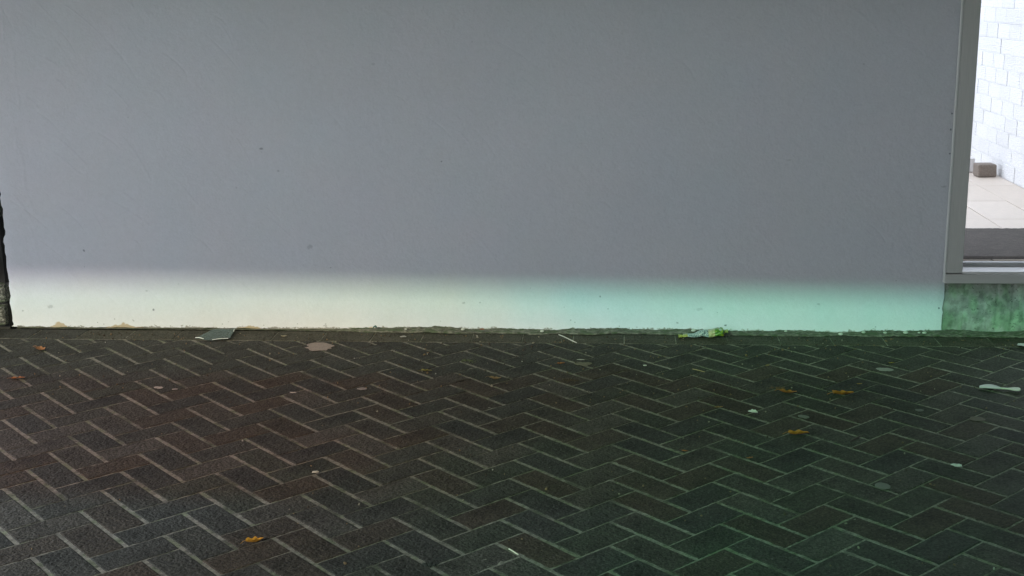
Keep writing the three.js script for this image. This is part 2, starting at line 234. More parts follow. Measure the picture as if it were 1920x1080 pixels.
// ---------------------------------------------------------------- ground and pavement
struct(mesh('ground', gridGeo(1, 1, (i, j) => [mixv(-150, 150, i), -0.05, mixv(150, -150, j)]), std([0.16, 0.155, 0.15], 0.95)));
const pavement = struct(new THREE.Group()); pavement.name = 'pavement'; scene.add(pavement);
const sandTex = dataTex(512, 512, (i, j) => { const n = fbm(i / 8, j / 8, 161, 4, 64), s = hash(i, j, 162), m = smooth(0.5, 0.66, fbm(i / 40, j / 40, 163, 3)); const d = smooth(0.45, 0.7, fbm(i / 70, j / 70, 166, 4)), c = (0.05 + 0.24 * n + 0.12 * (s - 0.5)) * (1 - 0.45 * d); return [c * mixv(1, 0.7, m), c * mixv(0.94, 0.76, m), c * mixv(0.81, 0.52, m)]; }, true); sandTex.repeat.set(2, 2);
{
  const sm = new THREE.MeshStandardMaterial({ map: sandTex, roughness: 0.97 }), pt = (x, z, f) => [x, -0.0014 + 0.0008 * (fbm(x * 14, z * 14, 164, 3) - 0.5) + (f ? 0.0030 * (fbm(x * 75, z * 75, 165, 3) - 0.53) : 0) - (z < -0.135 ? 0.02 : 0), z, x, z];
  const area = (x0, x1, z0, z1, nx, nz, f) => gridGeo(nx, nz, (i, j) => pt(mixv(x0, x1, i / nx), mixv(z1, z0, j / nz), f));
  mesh('joint_sand', mergeGeometries([area(-2.75, 1.85, -0.2, 2.35, 480, 270, true), area(-5.9, -2.75, -0.2, 2.35, 60, 50, false), area(1.85, 4.2, -0.2, 2.35, 50, 50, false), area(-5.9, 4.2, 2.35, 6, 120, 50, false)]), sm, pavement);
}
const pavTex = dataTex(1024, 1024, (i, j) => {
  const n = fbm(i / 64, j / 64, 171, 5, 16), f = fbm(i / 4, j / 4, 172, 3, 256), s = hash((i / 3) | 0, (j / 3) | 0, 173), s2 = hash(i, j, 174), w = smooth(0.52, 0.7, fbm(i / 90, j / 90, 178, 4));
  let k = 0.5 + 0.6 * n + 1.1 * (f - 0.5) + 0.4 * (s2 - 0.5) - 0.14 * w; if (s > 0.985) k += 1.6 * hash((i / 3) | 0, (j / 3) | 0, 175); if (s < 0.02) k *= 0.5; k = Math.max(0.1, k * 0.6); return [k, k * 0.985, k * 0.95];
}, true); pavTex.repeat.set(0.85, 0.85);
const pavBump = dataTex(512, 512, (i, j) => 0.5 + 0.9 * (fbm(i / 3, j / 3, 176, 3, 170) - 0.5) + 0.3 * (hash(i, j, 177) - 0.5), false); pavBump.repeat.set(0.9, 0.9);
const tones = [[0.095, 0.088, 0.078], [0.079, 0.079, 0.072], [0.089, 0.075, 0.063], [0.076, 0.080, 0.066], [0.107, 0.101, 0.092], [0.088, 0.071, 0.057], [0.071, 0.072, 0.068]];
const pavMats = tones.map(c => new THREE.MeshPhysicalMaterial({ specularIntensity: 0.45, color: new THREE.Color().setRGB(...c), map: pavTex, bumpMap: pavBump, bumpScale: 0.0045, roughness: 0.82 }));
const borderMat = new THREE.MeshPhysicalMaterial({ specularIntensity: 0.45, color: new THREE.Color().setRGB(0.118, 0.114, 0.092), map: pavTex, bumpMap: pavBump, bumpScale: 0.0045, roughness: 0.85 });
const PW = 0.1, S2 = Math.SQRT1_2, OX = -1.71457, OZ = 0.96404;
const lat = (a, b) => [OX + (a - b) * S2 * PW, OZ + (a + b) * S2 * PW];
const EDGE = { u: [0.0052, 0.0036, 0.0020], v: [0.0021, 0.0028, 0.0020], b: [0.0028, 0.0035, 0.0022], e: [0.0013, 0.0024, 0.0020] };   // half joint, chamfer width, chamfer drop
function insetPoly(P, d) {                                          // P counter-clockwise in (x, z) with z down = clockwise seen from above; d(edge)
  const n = P.length, L = P.map((p, i) => { const q = P[(i + 1) % n], dx = q[0] - p[0], dz = q[1] - p[1], l = Math.hypot(dx, dz), nx = -dz / l, nz = dx / l; return [nx, nz, nx * p[0] + nz * p[1] + d(i)]; });
  return L.map((b, i) => { const a = L[(i + n - 1) % n], det = a[0] * b[1] - a[1] * b[0]; return Math.abs(det) < 1e-6 ? null : [(a[2] * b[1] - a[1] * b[2]) / det, (a[0] * b[2] - a[2] * b[0]) / det]; });
}
function paverGeo(P, kinds, uo) {
  const A = insetPoly(P, i => EDGE[kinds[i]][0]), B = insetPoly(P, i => EDGE[kinds[i]][0] + EDGE[kinds[i]][1]), C = insetPoly(P, i => EDGE[kinds[i]][0] + EDGE[kinds[i]][1] * 0.45), n = P.length;
  if ([...A, ...B, ...C].some(p => !p)) return null;
  const area = Q => Q.reduce((s, p, i) => { const q = Q[(i + 1) % Q.length]; return s + p[0] * q[1] - q[0] * p[1]; }, 0) / 2;
  if (area(B) < 0.0003) return null;
  for (let i = 0; i < n; i++) { const p = B[i], q = B[(i + 1) % n], o = P[i], r = P[(i + 1) % n]; if ((q[0] - p[0]) * (r[0] - o[0]) + (q[1] - p[1]) * (r[1] - o[1]) <= 0) return null; }
  const V = [], U = [], put = (p, y) => { V.push(p[0], y, p[1]); U.push(p[0] + uo[0], p[1] + uo[1] + y); };
  const quad = (a, ya, b, yb, c, yc, d, yd) => { put(a, ya); put(c, yc); put(b, yb); put(a, ya); put(d, yd); put(c, yc); };
  for (let i = 1; i < n - 1; i++) { put(B[0], 0); put(B[i + 1], 0); put(B[i], 0); }
  for (let i = 0; i < n; i++) {
    const j = (i + 1) % n, di = EDGE[kinds[i]][2];
    quad(B[i], 0, B[j], 0, C[j], -0.0007, C[i], -0.0007); quad(C[i], -0.0007, C[j], -0.0007, A[j], -0.0022, A[i], -0.0022); quad(A[i], -0.0022, A[j], -0.0022, A[j], -0.03, A[i], -0.03);
  }
  const g = new THREE.BufferGeometry(); g.setAttribute('position', new THREE.Float32BufferAttribute(V, 3)); g.setAttribute('uv', new THREE.Float32BufferAttribute(U, 2)); g.computeVertexNormals(); return g;
}
function clipZ(P, K, z0) {                                          // keep z > z0
  const Q = [], M = []; for (let i = 0; i < P.length; i++) { const a = P[i], b = P[(i + 1) % P.length], ia = a[1] >= z0, ib = b[1] >= z0, t = (z0 - a[1]) / (b[1] - a[1]), c = [a[0] + (b[0] - a[0]) * t, z0]; if (ia) { Q.push(a); M.push(K[i]); if (!ib) { Q.push(c); M.push('b'); } } else if (ib) { Q.push(c); M.push(K[i]); } } return [Q, M];
}
const pavers = [];
function addPaver(P, K) {
  if (P.length < 3) return; const cx = P.reduce((s, p) => s + p[0], 0) / P.length, cz = P.reduce((s, p) => s + p[1], 0) / P.length;
  const q = P.map(p => project(p[0], 0, p[1])); let area = 0; for (let i = 0; i < q.length; i++) { const a = q[i], b = q[(i + 1) % q.length]; area += (a[0] * b[1] - b[0] * a[1]) / 2; }
  const near = cz < 4; const seen = near && q.some(p => p[0] > -10 && p[0] < 1930 && p[1] > 0 && p[1] < 1095);
  pavers.push({ P: P.map(p => [p[0] - cx, p[1] - cz]), K, cx, cz, area: seen ? Math.abs(area) : 0, whole: P.length === 4 });
}
{
  const orient = P => { let s = 0; P.forEach((p, i) => { const q = P[(i + 1) % P.length]; s += p[0] * q[1] - q[0] * p[1]; }); return s; };
  for (let m = -16; m < 18; m++) for (let n = -80; n < 80; n++) {
    const a = 4 * m + n, b = n;
    for (const [R, K] of [[[[a + 1, b], [a + 3, b], [a + 3, b + 1], [a + 1, b + 1]], ['u', 'v', 'u', 'v']], [[[a + 3, b - 1], [a + 4, b - 1], [a + 4, b + 1], [a + 3, b + 1]], ['u', 'v', 'u', 'v']]]) {
      const P = R.map(p => lat(...p)), cx = (P[0][0] + P[2][0]) / 2, cz = (P[0][1] + P[2][1]) / 2; if (cx < -5.7 || cx > 4 || cz < -0.12 || cz > 5.9) continue;
      const [Q, M] = P.some(p => p[1] < 0) ? clipZ(P, K, 0) : [P, K]; addPaver(Q, M);
    }
  }
  for (let k = -29; k < 20; k++) { const x = 0.026 + 0.2 * k; addPaver([[x, -0.145], [x + 0.2, -0.145], [x + 0.2, 0], [x, 0]], ['b', 'e', 'b', 'e']); }
}
{
  pavers.sort((a, b) => b.area - a.area); seed = 31; const cache = new Map(), rest = []; let n = 0;
  for (const p of pavers) {
    const variant = (rnd() * 7) | 0, tone = (rnd() * tones.length) | 0, ty = rr(-0.0005, 0.0011), rx = rr(-0.004, 0.004), rz = rr(-0.004, 0.004), key = p.whole && p.K.join('') + variant + (Math.hypot(p.P[1][0] - p.P[0][0], p.P[1][1] - p.P[0][1]) > 0.15);
    let g = p.whole ? cache.get(key) : null; if (!g) { g = paverGeo(p.P, p.K, [rr(0, 9), rr(0, 9)]); if (!g) continue; if (p.whole) cache.set(key, g); }
    if (n < 300 && p.area > 0) { const o = mesh('paver', g, p.K.includes('e') ? borderMat : pavMats[tone], pavement); o.position.set(p.cx, ty, p.cz); o.rotation.set(rx, 0, rz); n++; }
    else { const c = g.clone(); c.rotateX(rx); c.rotateZ(rz); c.translate(p.cx, ty, p.cz); rest.push([tone, c]); }
  }
  const o = mesh('pavers', mergeGeometries(rest.map(r => r[1])), pavMats[1], pavement); o.userData.kind = 'stuff';
  console.log('pavers', n, rest.length, 'seen', pavers.filter(p => p.area > 0).length);
}

// ---------------------------------------------------------------- unseen roofed forecourt round the camera, shaped to set the light
const FZ = 5.2, RY = 3.5;
{
  const roof = thing('unseen_canopy_roof', 'unseen grey flat roof shading the wall and the paved forecourt', 'roof');  // out of view, keeps the open sky off wall and paving
  mesh('unseen_roof_slab', box(-5.7, 4.2, RY, RY + 0.2, -0.42, FZ + 0.15, 0), std([0.58, 0.58, 0.57], 0.9), roof);
  mesh('unseen_beam', box(-5.82, -5.701, 1.75, RY + 0.2, -0.42, FZ + 0.15, 0), std([0.58, 0.58, 0.57], 0.9), roof);  // out of view, its lower edge limits skylight from the left
  const rw = thing('unseen_yard_wall', 'unseen brown side wall darkening the right of the forecourt', 'wall');  // out of view, keeps light off the right of the paving
  mesh('wall_face', box(3.9, 4.15, 0, RY - 0.001, -0.4, FZ + 0.1, 0), std([0.14, 0.12, 0.105], 0.9), rw);
  const rf = thing('house_wall', 'plain rendered house wall right of the window', 'wall');
  mesh('wall_face', box(2.751, 3.9, 0, RY - 0.001, -0.4, -0.16, 0), std([0.5, 0.5, 0.48], 0.9), rf);

  // unseen screen behind the camera, placed to tint the sun on wall and paving
  const scr = thing('unseen_glass_screen', 'unseen screen of small coloured panes behind the camera tinting the sunlight', 'unseen glass screen');
  const kx = Math.tan(AZ), ky = Math.tan(EL) / Math.cos(AZ), D = FZ - WZ, TILT = 0.0145;
  // the foot of the wall is lit through the top rows, the floor through the lower ones
  const X0 = -5.6, X1 = -0.4, top = D * ky;
  const frameM = std([0.2, 0.2, 0.2], 0.6);
  const unseen_beam = gridGeo(1, 1, (i, j) => { const x = mixv(-5.7, 4.0, i), e = top + 0.257 + (-0.55 - (x + D * kx) ) * TILT; return [x, j ? RY : e, FZ]; });
  mesh('unseen_roof_beam', mergeGeometries([unseen_beam, gridGeo(1, 1, (i, j) => { const x = mixv(4.0, -5.7, i), e = top + 0.257 + (-0.55 - (x + D * kx)) * TILT; return [x, j ? RY : e, FZ + 0.14 + 0]; }), gridGeo(1, 1, (i, j) => { const x = mixv(4.0, -5.7, i), e = top + 0.257 + (-0.55 - (x + D * kx)) * TILT; return [x, e, FZ + (1 - j) * 0.14]; })]), frameM, scr);  // out of view, its lower edge sets the top of the lit band
  // rows: [bottom, top] as heights on the screen; columns follow the wall
  const wallX = X => X + D * kx;
  const rows = [[top + 0.215, top + 0.30], [top + 0.11, top + 0.215], [top, top + 0.11], [top - 0.31, top], [top - 0.63, top - 0.31], [top - 0.95, top - 0.63], [top - 1.33, top - 0.95]];
  // pane colours chosen for the tint each one casts: [x on the wall or floor, r, g, b]
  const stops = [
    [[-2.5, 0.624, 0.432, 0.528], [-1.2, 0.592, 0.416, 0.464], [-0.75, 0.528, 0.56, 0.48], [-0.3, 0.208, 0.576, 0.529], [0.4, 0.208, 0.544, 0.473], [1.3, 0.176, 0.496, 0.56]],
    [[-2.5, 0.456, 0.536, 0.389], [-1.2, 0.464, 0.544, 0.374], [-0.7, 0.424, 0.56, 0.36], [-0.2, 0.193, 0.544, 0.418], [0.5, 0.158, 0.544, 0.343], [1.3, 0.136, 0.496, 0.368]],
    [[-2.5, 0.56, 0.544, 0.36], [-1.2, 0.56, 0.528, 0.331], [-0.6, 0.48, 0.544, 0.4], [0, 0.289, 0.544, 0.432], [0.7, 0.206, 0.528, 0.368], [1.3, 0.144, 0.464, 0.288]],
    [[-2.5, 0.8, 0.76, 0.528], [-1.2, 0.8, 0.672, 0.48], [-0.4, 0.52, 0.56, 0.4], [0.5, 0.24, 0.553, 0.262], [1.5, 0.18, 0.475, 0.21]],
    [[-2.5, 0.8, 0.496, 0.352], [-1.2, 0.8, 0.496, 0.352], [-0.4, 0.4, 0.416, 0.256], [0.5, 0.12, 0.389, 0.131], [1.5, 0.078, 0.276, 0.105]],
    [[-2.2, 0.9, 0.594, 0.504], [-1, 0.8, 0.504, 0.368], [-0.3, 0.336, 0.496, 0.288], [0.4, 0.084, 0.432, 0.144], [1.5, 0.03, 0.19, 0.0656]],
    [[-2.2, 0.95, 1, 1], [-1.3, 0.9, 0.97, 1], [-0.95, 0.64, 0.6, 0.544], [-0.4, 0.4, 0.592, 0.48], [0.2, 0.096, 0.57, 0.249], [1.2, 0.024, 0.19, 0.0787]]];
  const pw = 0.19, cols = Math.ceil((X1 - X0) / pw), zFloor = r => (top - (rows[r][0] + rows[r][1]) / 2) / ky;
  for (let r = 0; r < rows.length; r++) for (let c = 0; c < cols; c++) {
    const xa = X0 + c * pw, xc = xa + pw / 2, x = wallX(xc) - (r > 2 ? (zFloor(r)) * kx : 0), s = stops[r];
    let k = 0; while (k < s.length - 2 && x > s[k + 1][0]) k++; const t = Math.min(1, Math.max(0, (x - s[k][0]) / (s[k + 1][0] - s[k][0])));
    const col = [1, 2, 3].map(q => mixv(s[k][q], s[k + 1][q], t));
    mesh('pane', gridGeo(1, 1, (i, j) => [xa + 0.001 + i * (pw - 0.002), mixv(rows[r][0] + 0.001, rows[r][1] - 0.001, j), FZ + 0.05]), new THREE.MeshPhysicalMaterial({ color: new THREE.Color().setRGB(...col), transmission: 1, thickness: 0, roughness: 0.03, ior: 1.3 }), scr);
  }
  const low = rows[rows.length - 1][0];
  mesh('unseen_apron_wall', box(X0 - 0.1, X1, 0, 0.75, FZ, FZ + 0.12, 0), frameM, scr); mesh('unseen_apron_wall', box(X1 + 0.001, 3.9, 0, 1.1, FZ, FZ + 0.12, 0), frameM, scr);  // out of view, low panels limiting the skylight from the front
  mesh('unseen_transom', box(X0 - 0.1, 3.9, low - 0.06, low - 0.001, FZ, FZ + 0.12, 0), frameM, scr);
  mesh('unseen_blind_panel', box(X1 + 0.001, 3.9, low, top + 0.2, FZ, FZ + 0.12, 0), frameM, scr);  // out of view, keeps sun and sky off the right side
}

// ---------------------------------------------------------------- litter and leaves on the pavement
{
  seed = 404;
  const wob = (s, k, f = 1.2) => a => 1 + k * (fbm(Math.cos(a) * f + 5, Math.sin(a) * f + 5, s, 3) - 0.5) * 2;
  const ell = (w, d, s, k, f) => { const q = wob(s, k, f); return a => w * d / Math.hypot(d * Math.cos(a), w * Math.sin(a)) * q(a); };
  const onGround = (o, x, z, turn = 0, y = 0.002) => { o.position.set(x, y, z); o.rotation.y = turn; return o; };
  const flat = (name, label, cat, x, z, w, d, turn, rgb, o = {}) => {
    const h = o.h ?? 0.0012, s = (x * 1000 | 0) + (z * 777 | 0) + 9000;
    const g = sheet(ell(w / 2, d / 2, s, o.ragged ?? 0.35, o.freq ?? 1.6), (a, b) => (o.curl ? o.curl * (a * a / (w * w / 4)) : 0) + (o.bend ? o.bend * (b * b / (d * d / 4)) : 0) + (o.crumple ?? 0.001) * (fbm(a * 70 + 3, b * 70 + 3, s + 1, 3)), h, 6, 44);
    const t = dataTex(64, 64, (i, j) => { const n = fbm(i / 6, j / 6, s + 2, 4, 11); return (o.lo ?? 0.8) + ((o.hi ?? 1.15) - (o.lo ?? 0.8)) * n; }, true); t.repeat.set(2, 2);
    return tag(onGround(mesh(name, g, new THREE.MeshStandardMaterial({ color: new THREE.Color().setRGB(...rgb), map: t, roughness: o.rough ?? 0.85 })), x, z, turn, o.y), label, cat);
  };
  // autumn leaves: lobed, curled blade with a midrib and a stalk
  function leaf(label, x, z, len, turn, rgb, curl = 0.5, roll = 0.2) {
    const t = thing('leaf', label, 'leaf', [x, 0.002, z]); t.rotation.y = turn; const s = (x * 913 | 0) + 7000;
    const w = len * 0.30, r = a => { const c = Math.abs(Math.cos(a)); return (len * 0.5 * w / Math.hypot(w * Math.cos(a), len * 0.5 * Math.sin(a))) * (1 + 0.16 * Math.cos(5 * a) + 0.18 * (fbm(Math.cos(a) * 2 + 4, Math.sin(a) * 2 + 4, s, 3) - 0.5)) * (0.9 + 0.2 * c); };
    const hgt = (a, b) => curl * len * 0.45 * Math.pow(Math.abs(b) / w, 1.6) * (b > 0 ? 1 : 0.45) + roll * len * (a / len) * (a / len) * 1.4 + 0.10 * len * (fbm(a * 90 + 9, b * 90 + 9, s + 1, 2) - 0.4);
    const tex = dataTex(64, 64, (i, j) => { const n = fbm(i / 7, j / 7, s + 2, 4, 9), sp = vnoise(i / 3, j / 3, s + 3) > 0.86 ? 0.45 : 1; return [(0.7 + 0.6 * n) * sp, (0.5 + 0.9 * n) * sp, (0.6 + 0.5 * n) * sp]; }, true); tex.repeat.set(3, 3);
    mesh('blade', sheet(r, hgt, 0.0005, 8, 60), new THREE.MeshPhysicalMaterial({ color: new THREE.Color().setRGB(...rgb), map: tex, roughness: 0.75 }), t);
    const c = new THREE.CatmullRomCurve3([-0.85, -0.6, -0.2, 0.2, 0.42].map((k, i) => new THREE.Vector3(k * len, (i < 1 ? 0.003 : Math.max(0, hgt(k * len, 0))) + 0.0009, i ? 0 : 0.1 * len)));
    mesh('stalk', new THREE.TubeGeometry(c, 14, len * 0.014, 5), std(rgb.map(k => k * 0.7), 0.8), t);
    return t;
  }
  leaf('orange curled leaf at the far left below the stone pier', -2.245, 0.16, 0.058, -0.7, [0.302, 0.141, 0.06], 0.35, 0.2);
  leaf('small orange leaf at the left edge of the pavement', -2.155, 0.535, 0.042, 0.15, [0.288, 0.111, 0.032], 0.4, 0.15);
  leaf('bright yellow curled leaf alone in the left foreground', -0.905, 1.845, 0.040, 0.45, [0.446, 0.222, 0.016], 0.8, 0.3);
  leaf('largest orange leaf right of the middle, folded lengthwise', 0.752, 0.605, 0.062, 0.12, [0.432, 0.178, 0.024], 0.55, 0.2);
  leaf('orange brown leaf just left of the largest orange leaf', 0.572, 0.595, 0.050, -0.35, [0.331, 0.133, 0.028], 0.5, 0.3);
  leaf('orange leaf nearest the camera on the right side', 0.552, 1.0, 0.056, 0.1, [0.432, 0.185, 0.02], 0.6, 0.15);
  leaf('tiny orange brown leaf beside the beige gum patch', -0.207, 0.285, 0.026, 0.3, [0.331, 0.133, 0.032], 0.5, 0.2);
  leaf('olive yellow narrow leaf in the middle near the wall', -0.69, 0.39, 0.036, 0.1, [0.187, 0.163, 0.048], 0.4, 0.1);
  leaf('dull tan leaf right of the olive yellow leaf', -0.432, 0.475, 0.040, -0.2, [0.194, 0.141, 0.072], 0.4, 0.3);
  leaf('very small brown leaf left of the small white scrap', 0.385, 1.21, 0.018, 0.4, [0.259, 0.104, 0.024], 0.4, 0.2);
  leaf('tiny rust coloured leaf on a joint in the middle', 0.20, 1.16, 0.017, -0.3, [0.288, 0.0962, 0.024], 0.4, 0.2);
  leaf('tiny yellow leaf on a joint at the right', 0.99, 0.235, 0.018, 0.2, [0.259, 0.192, 0.032], 0.4, 0.2);
  leaf('small ochre leaf above the large orange leaf', 0.83, 0.49, 0.016, 0.2, [0.302, 0.192, 0.04], 0.4, 0.2);
  leaf('small brown leaf beside the two orange leaves', 0.33, 0.76, 0.026, 0.5, [0.23, 0.148, 0.056], 0.4, 0.2);
  // flattened chewing gum and stains
  flat('gum_patch', 'largest pinkish pale gum patch with a ragged edge', 'gum patch', -1.15, 0.09, 0.098, 0.125, 0.3, [0.264, 0.218, 0.198], { ragged: 0.34, freq: 2.8, lo: 0.55, hi: 1.4 });
  flat('gum_patch', 'beige gum patch in the middle close to the wall', 'gum patch', -0.125, 0.285, 0.062, 0.048, 0.1, [0.132, 0.122, 0.0858], { ragged: 0.5, freq: 2.5, lo: 0.6, hi: 1.3 });
  flat('gum_patch', 'pale grey gum patch on the right below the border', 'gum patch', 0.95, 0.318, 0.060, 0.040, -0.1, [0.238, 0.231, 0.224], { ragged: 0.3, freq: 2.6 });
  flat('gum_patch', 'round greenish gum patch low on the right', 'gum patch', 0.725, 1.405, 0.042, 0.046, 0, [0.132, 0.132, 0.125], { ragged: 0.15 });
  flat('gum_patch', 'small grey gum patch above the right orange leaf', 'gum patch', 0.592, 0.838, 0.040, 0.026, -0.6, [0.145, 0.145, 0.132], { ragged: 0.25 });
  flat('gum_patch', 'small pale gum patch in the left middle', 'gum patch', -0.88, 0.605, 0.036, 0.026, 0, [0.224, 0.205, 0.198], { ragged: 0.25 });
  flat('gum_patch', 'faint brown gum patch at the right edge', 'gum patch', 1.13, 0.84, 0.045, 0.045, 0, [0.106, 0.0858, 0.0726], { ragged: 0.3 });
  flat('gum_patch', 'faint grey gum patch between the spoon and the leaves', 'gum patch', 0.97, 0.76, 0.025, 0.022, 0, [0.112, 0.112, 0.106], { ragged: 0.3 });
  // scraps of paper
  flat('paper_scrap', 'white paper scrap at the right edge beside the border', 'paper', 1.535, 0.003, 0.060, 0.062, 0.4, [0.465, 0.465, 0.48], { ragged: 0.3, crumple: 0.008, curl: 0.004 });
  flat('paper_scrap', 'small white folded scrap right of the middle', 'paper', 0.435, 0.808, 0.030, 0.018, -0.35, [0.525, 0.54, 0.525], { ragged: 0.3, crumple: 0.006, bend: 0.005, h: 0.002 });
  flat('paper_scrap', 'small white torn scrap low at the right edge', 'paper', 0.962, 1.252, 0.030, 0.022, -0.3, [0.51, 0.525, 0.51], { ragged: 0.5, freq: 2.5, crumple: 0.008, h: 0.002 });
  flat('paper_scrap', 'tiny white scrap in the left foreground on a joint', 'paper', -0.86, 1.38, 0.022, 0.012, 0.1, [0.45, 0.435, 0.39], { crumple: 0.005, h: 0.002 });
  flat('paper_scrap', 'thin pale scrap left of the left middle gum', 'paper', -1.60, 0.625, 0.034, 0.020, -0.3, [0.315, 0.292, 0.27], { ragged: 0.4, crumple: 0.004 });
  flat('paper_scrap', 'tiny pale scrap right of the thin pale scrap', 'paper', -1.535, 0.64, 0.020, 0.012, 0.2, [0.3, 0.27, 0.247], { ragged: 0.4, crumple: 0.004 });
  flat('paper_scrap', 'narrow pale scrap in the left middle of the pavement', 'paper', -1.11, 0.66, 0.024, 0.008, 0.1, [0.375, 0.345, 0.315], { crumple: 0.004 });
  flat('paper_scrap', 'small pale scrap just above the beige gum patch', 'paper', -0.135, 0.235, 0.03, 0.008, 0, [0.345, 0.345, 0.315], { crumple: 0.003 });
  flat('paper_scrap', 'pale flake on the border row in the centre left', 'paper', -0.85, -0.06, 0.028, 0.022, 0, [0.315, 0.307, 0.285], { crumple: 0.004 });
  flat('paper_scrap', 'thin tan flake on the border row beside the gum', 'paper', -1.33, -0.055, 0.024, 0.018, 0, [0.21, 0.188, 0.128], { crumple: 0.004 });
  flat('paper_scrap', 'tiny white flake on a paver between stick and wrapper', 'paper', 0.10, 0.30, 0.014, 0.012, 0, [0.413, 0.42, 0.375], { crumple: 0.003, h: 0.002 });
  flat('red_scrap', 'tiny red brown scrap on the mortar fillet', 'scrap', -0.54, -0.115, 0.020, 0.016, 0.3, [0.26, 0.09, 0.05], { y: 0.018, crumple: 0.006 });
  flat('plastic_scrap', 'tiny blue green scrap standing against the wall foot', 'scrap', -0.975, -0.12, 0.020, 0.014, 0.3, [0.08, 0.16, 0.15], { y: 0.012, crumple: 0.02, bend: 0.01 });
  // clear plastic piece lying over the border row
  {
    const t = thing('plastic_sheet', 'bluish clear plastic piece lying on the border row', 'plastic', [-1.605, 0.003, -0.045]);
    const c = [[-0.075, 0.035], [-0.04, -0.085], [0.052, -0.095], [0.07, 0.055], [-0.01, 0.07]], r = a => { const x = Math.cos(a), z = Math.sin(a); let best = 9; for (let i = 0; i < c.length; i++) { const p = c[i], q = c[(i + 1) % c.length], ex = q[0] - p[0], ez = q[1] - p[1], d = x * ez - z * ex; if (Math.abs(d) < 1e-9) continue; const u = (p[0] * ez - p[1] * ex) / d, v = (p[0] * z - p[1] * x) / d; if (u > 0 && v >= -1e-6 && v <= 1.000001) best = Math.min(best, u); } return best; };
    const pt = dataTex(64, 64, (i, j) => 0.8 + 0.4 * (fbm(i / 9, j / 9, 205, 4, 7) - 0.5), true);
    mesh('film', sheet(r, (a, b) => 0.003 * smooth(0.05, -0.09, b) + 0.004 * fbm(a * 25 + 4, b * 25 + 4, 206, 3) + 0.004 * smooth(0.02, 0.075, a), 0.0012, 10, 80), new THREE.MeshPhysicalMaterial({ color: new THREE.Color().setRGB(0.13, 0.19, 0.185), map: pt, roughness: 0.5, specularIntensity: 0.5, transparent: true, opacity: 0.55 }), t);
    const fold = (p, q, rad) => mesh('folded_edge', new THREE.TubeGeometry(new THREE.CatmullRomCurve3([p, new THREE.Vector3().lerpVectors(p, q, 0.5).add(new THREE.Vector3(0, 0.002, 0)), q]), 10, rad, 6), std([0.72, 0.74, 0.72], 0.3), t);
    fold(new THREE.Vector3(-0.074, 0.004, 0.036), new THREE.Vector3(-0.035, 0.005, 0.055), 0.0014);
    fold(new THREE.Vector3(0.005, 0.005, 0.070), new THREE.Vector3(0.066, 0.008, 0.058), 0.0010);
    fold(new THREE.Vector3(0.056, 0.012, -0.06), new THREE.Vector3(0.062, 0.012, -0.03), 0.0018);
  }
  // crumpled sweet wrapper propped on the fillet
  {
    const t = thing('sweet_wrapper', 'crumpled yellow and green sweet wrapper lying against the fillet', 'wrapper', [0.335, 0.012, -0.085]); t.rotation.set(0, -0.02, 0.075);
    const tex = dataTex(256, 128, (i, j) => {
      const u = i / 256, v = j / 128, n = fbm(i / 12, j / 12, 211, 4), top = smooth(0.30, 0.36, v + 0.05 * n) * (1 - smooth(0.50, 0.56, v));
      let c = [0.34, 0.36, 0.05];
      if (u > 0.13 && u < 0.62) { const bl = vnoise(i / 4.5, j / 7, 212); c = bl > 0.62 ? [0.62, 0.68, 0.66] : bl < 0.3 ? [0.09, 0.14, 0.15] : [0.30, 0.40, 0.42]; }
      else if (u >= 0.62 && u < 0.8) c = n > 0.45 ? [0.48, 0.44, 0.22] : [0.38, 0.40, 0.16];
      if (u >= 0.74 + 0.05 * n) c = n > 0.55 ? [0.30, 0.36, 0.03] : [0.10, 0.26, 0.02];
      if (Math.hypot((u - 0.9) * 2, v - 0.16) < 0.07) c = [0.5, 0.62, 0.5];
      if (top > 0.5) c = u > 0.55 ? [0.22, 0.085, 0.06] : [0.05, 0.05, 0.045];
      return c.map(k => k * (0.62 + 0.28 * n));
    }, true, false);
    const g = loftX((k, a) => { const x = mixv(-0.083, 0.083, k), w = mixv(0.014, 0.026, smooth(0, 0.75, k)), h = mixv(0.005, 0.014, smooth(0.1, 0.8, k)); const q = k < 0.02 || k > 0.98 ? 0.55 : 1; return { x, y: 0.002 + 0.006 * k + 0.002 * Math.sin(k * 17), z: 0.004 * Math.sin(k * 9) - 0.012 * k, w: w * q, h: h * q, p: 0.8, k: 1 + 0.55 * (fbm(k * 14 + 2, Math.cos(a) * 2 + Math.sin(a) * 3 + 8, 213, 3) - 0.5) }; }, 70, 40);
    mesh('foil', g, new THREE.MeshPhysicalMaterial({ map: tex, roughness: 0.35, clearcoat: 0.4, clearcoatRoughness: 0.3 }), t);
    const cap = (sx, rgb) => { const c = loftX((k, a) => ({ x: sx * mixv(0.080, 0.096, k), y: sx > 0 ? 0.008 : 0.002, z: sx > 0 ? -0.012 : 0, w: mixv(0.010, 0.019, k), h: 0.0014 + 0.003 * Math.abs(Math.sin(k * 5)), k: 1 + 0.3 * Math.sin(a * 5) }), 8, 20); return mesh('crimped_end', c, std(rgb, 0.4), t); };
    cap(1, [0.26, 0.32, 0.03]); cap(-1, [0.36, 0.37, 0.05]);
  }
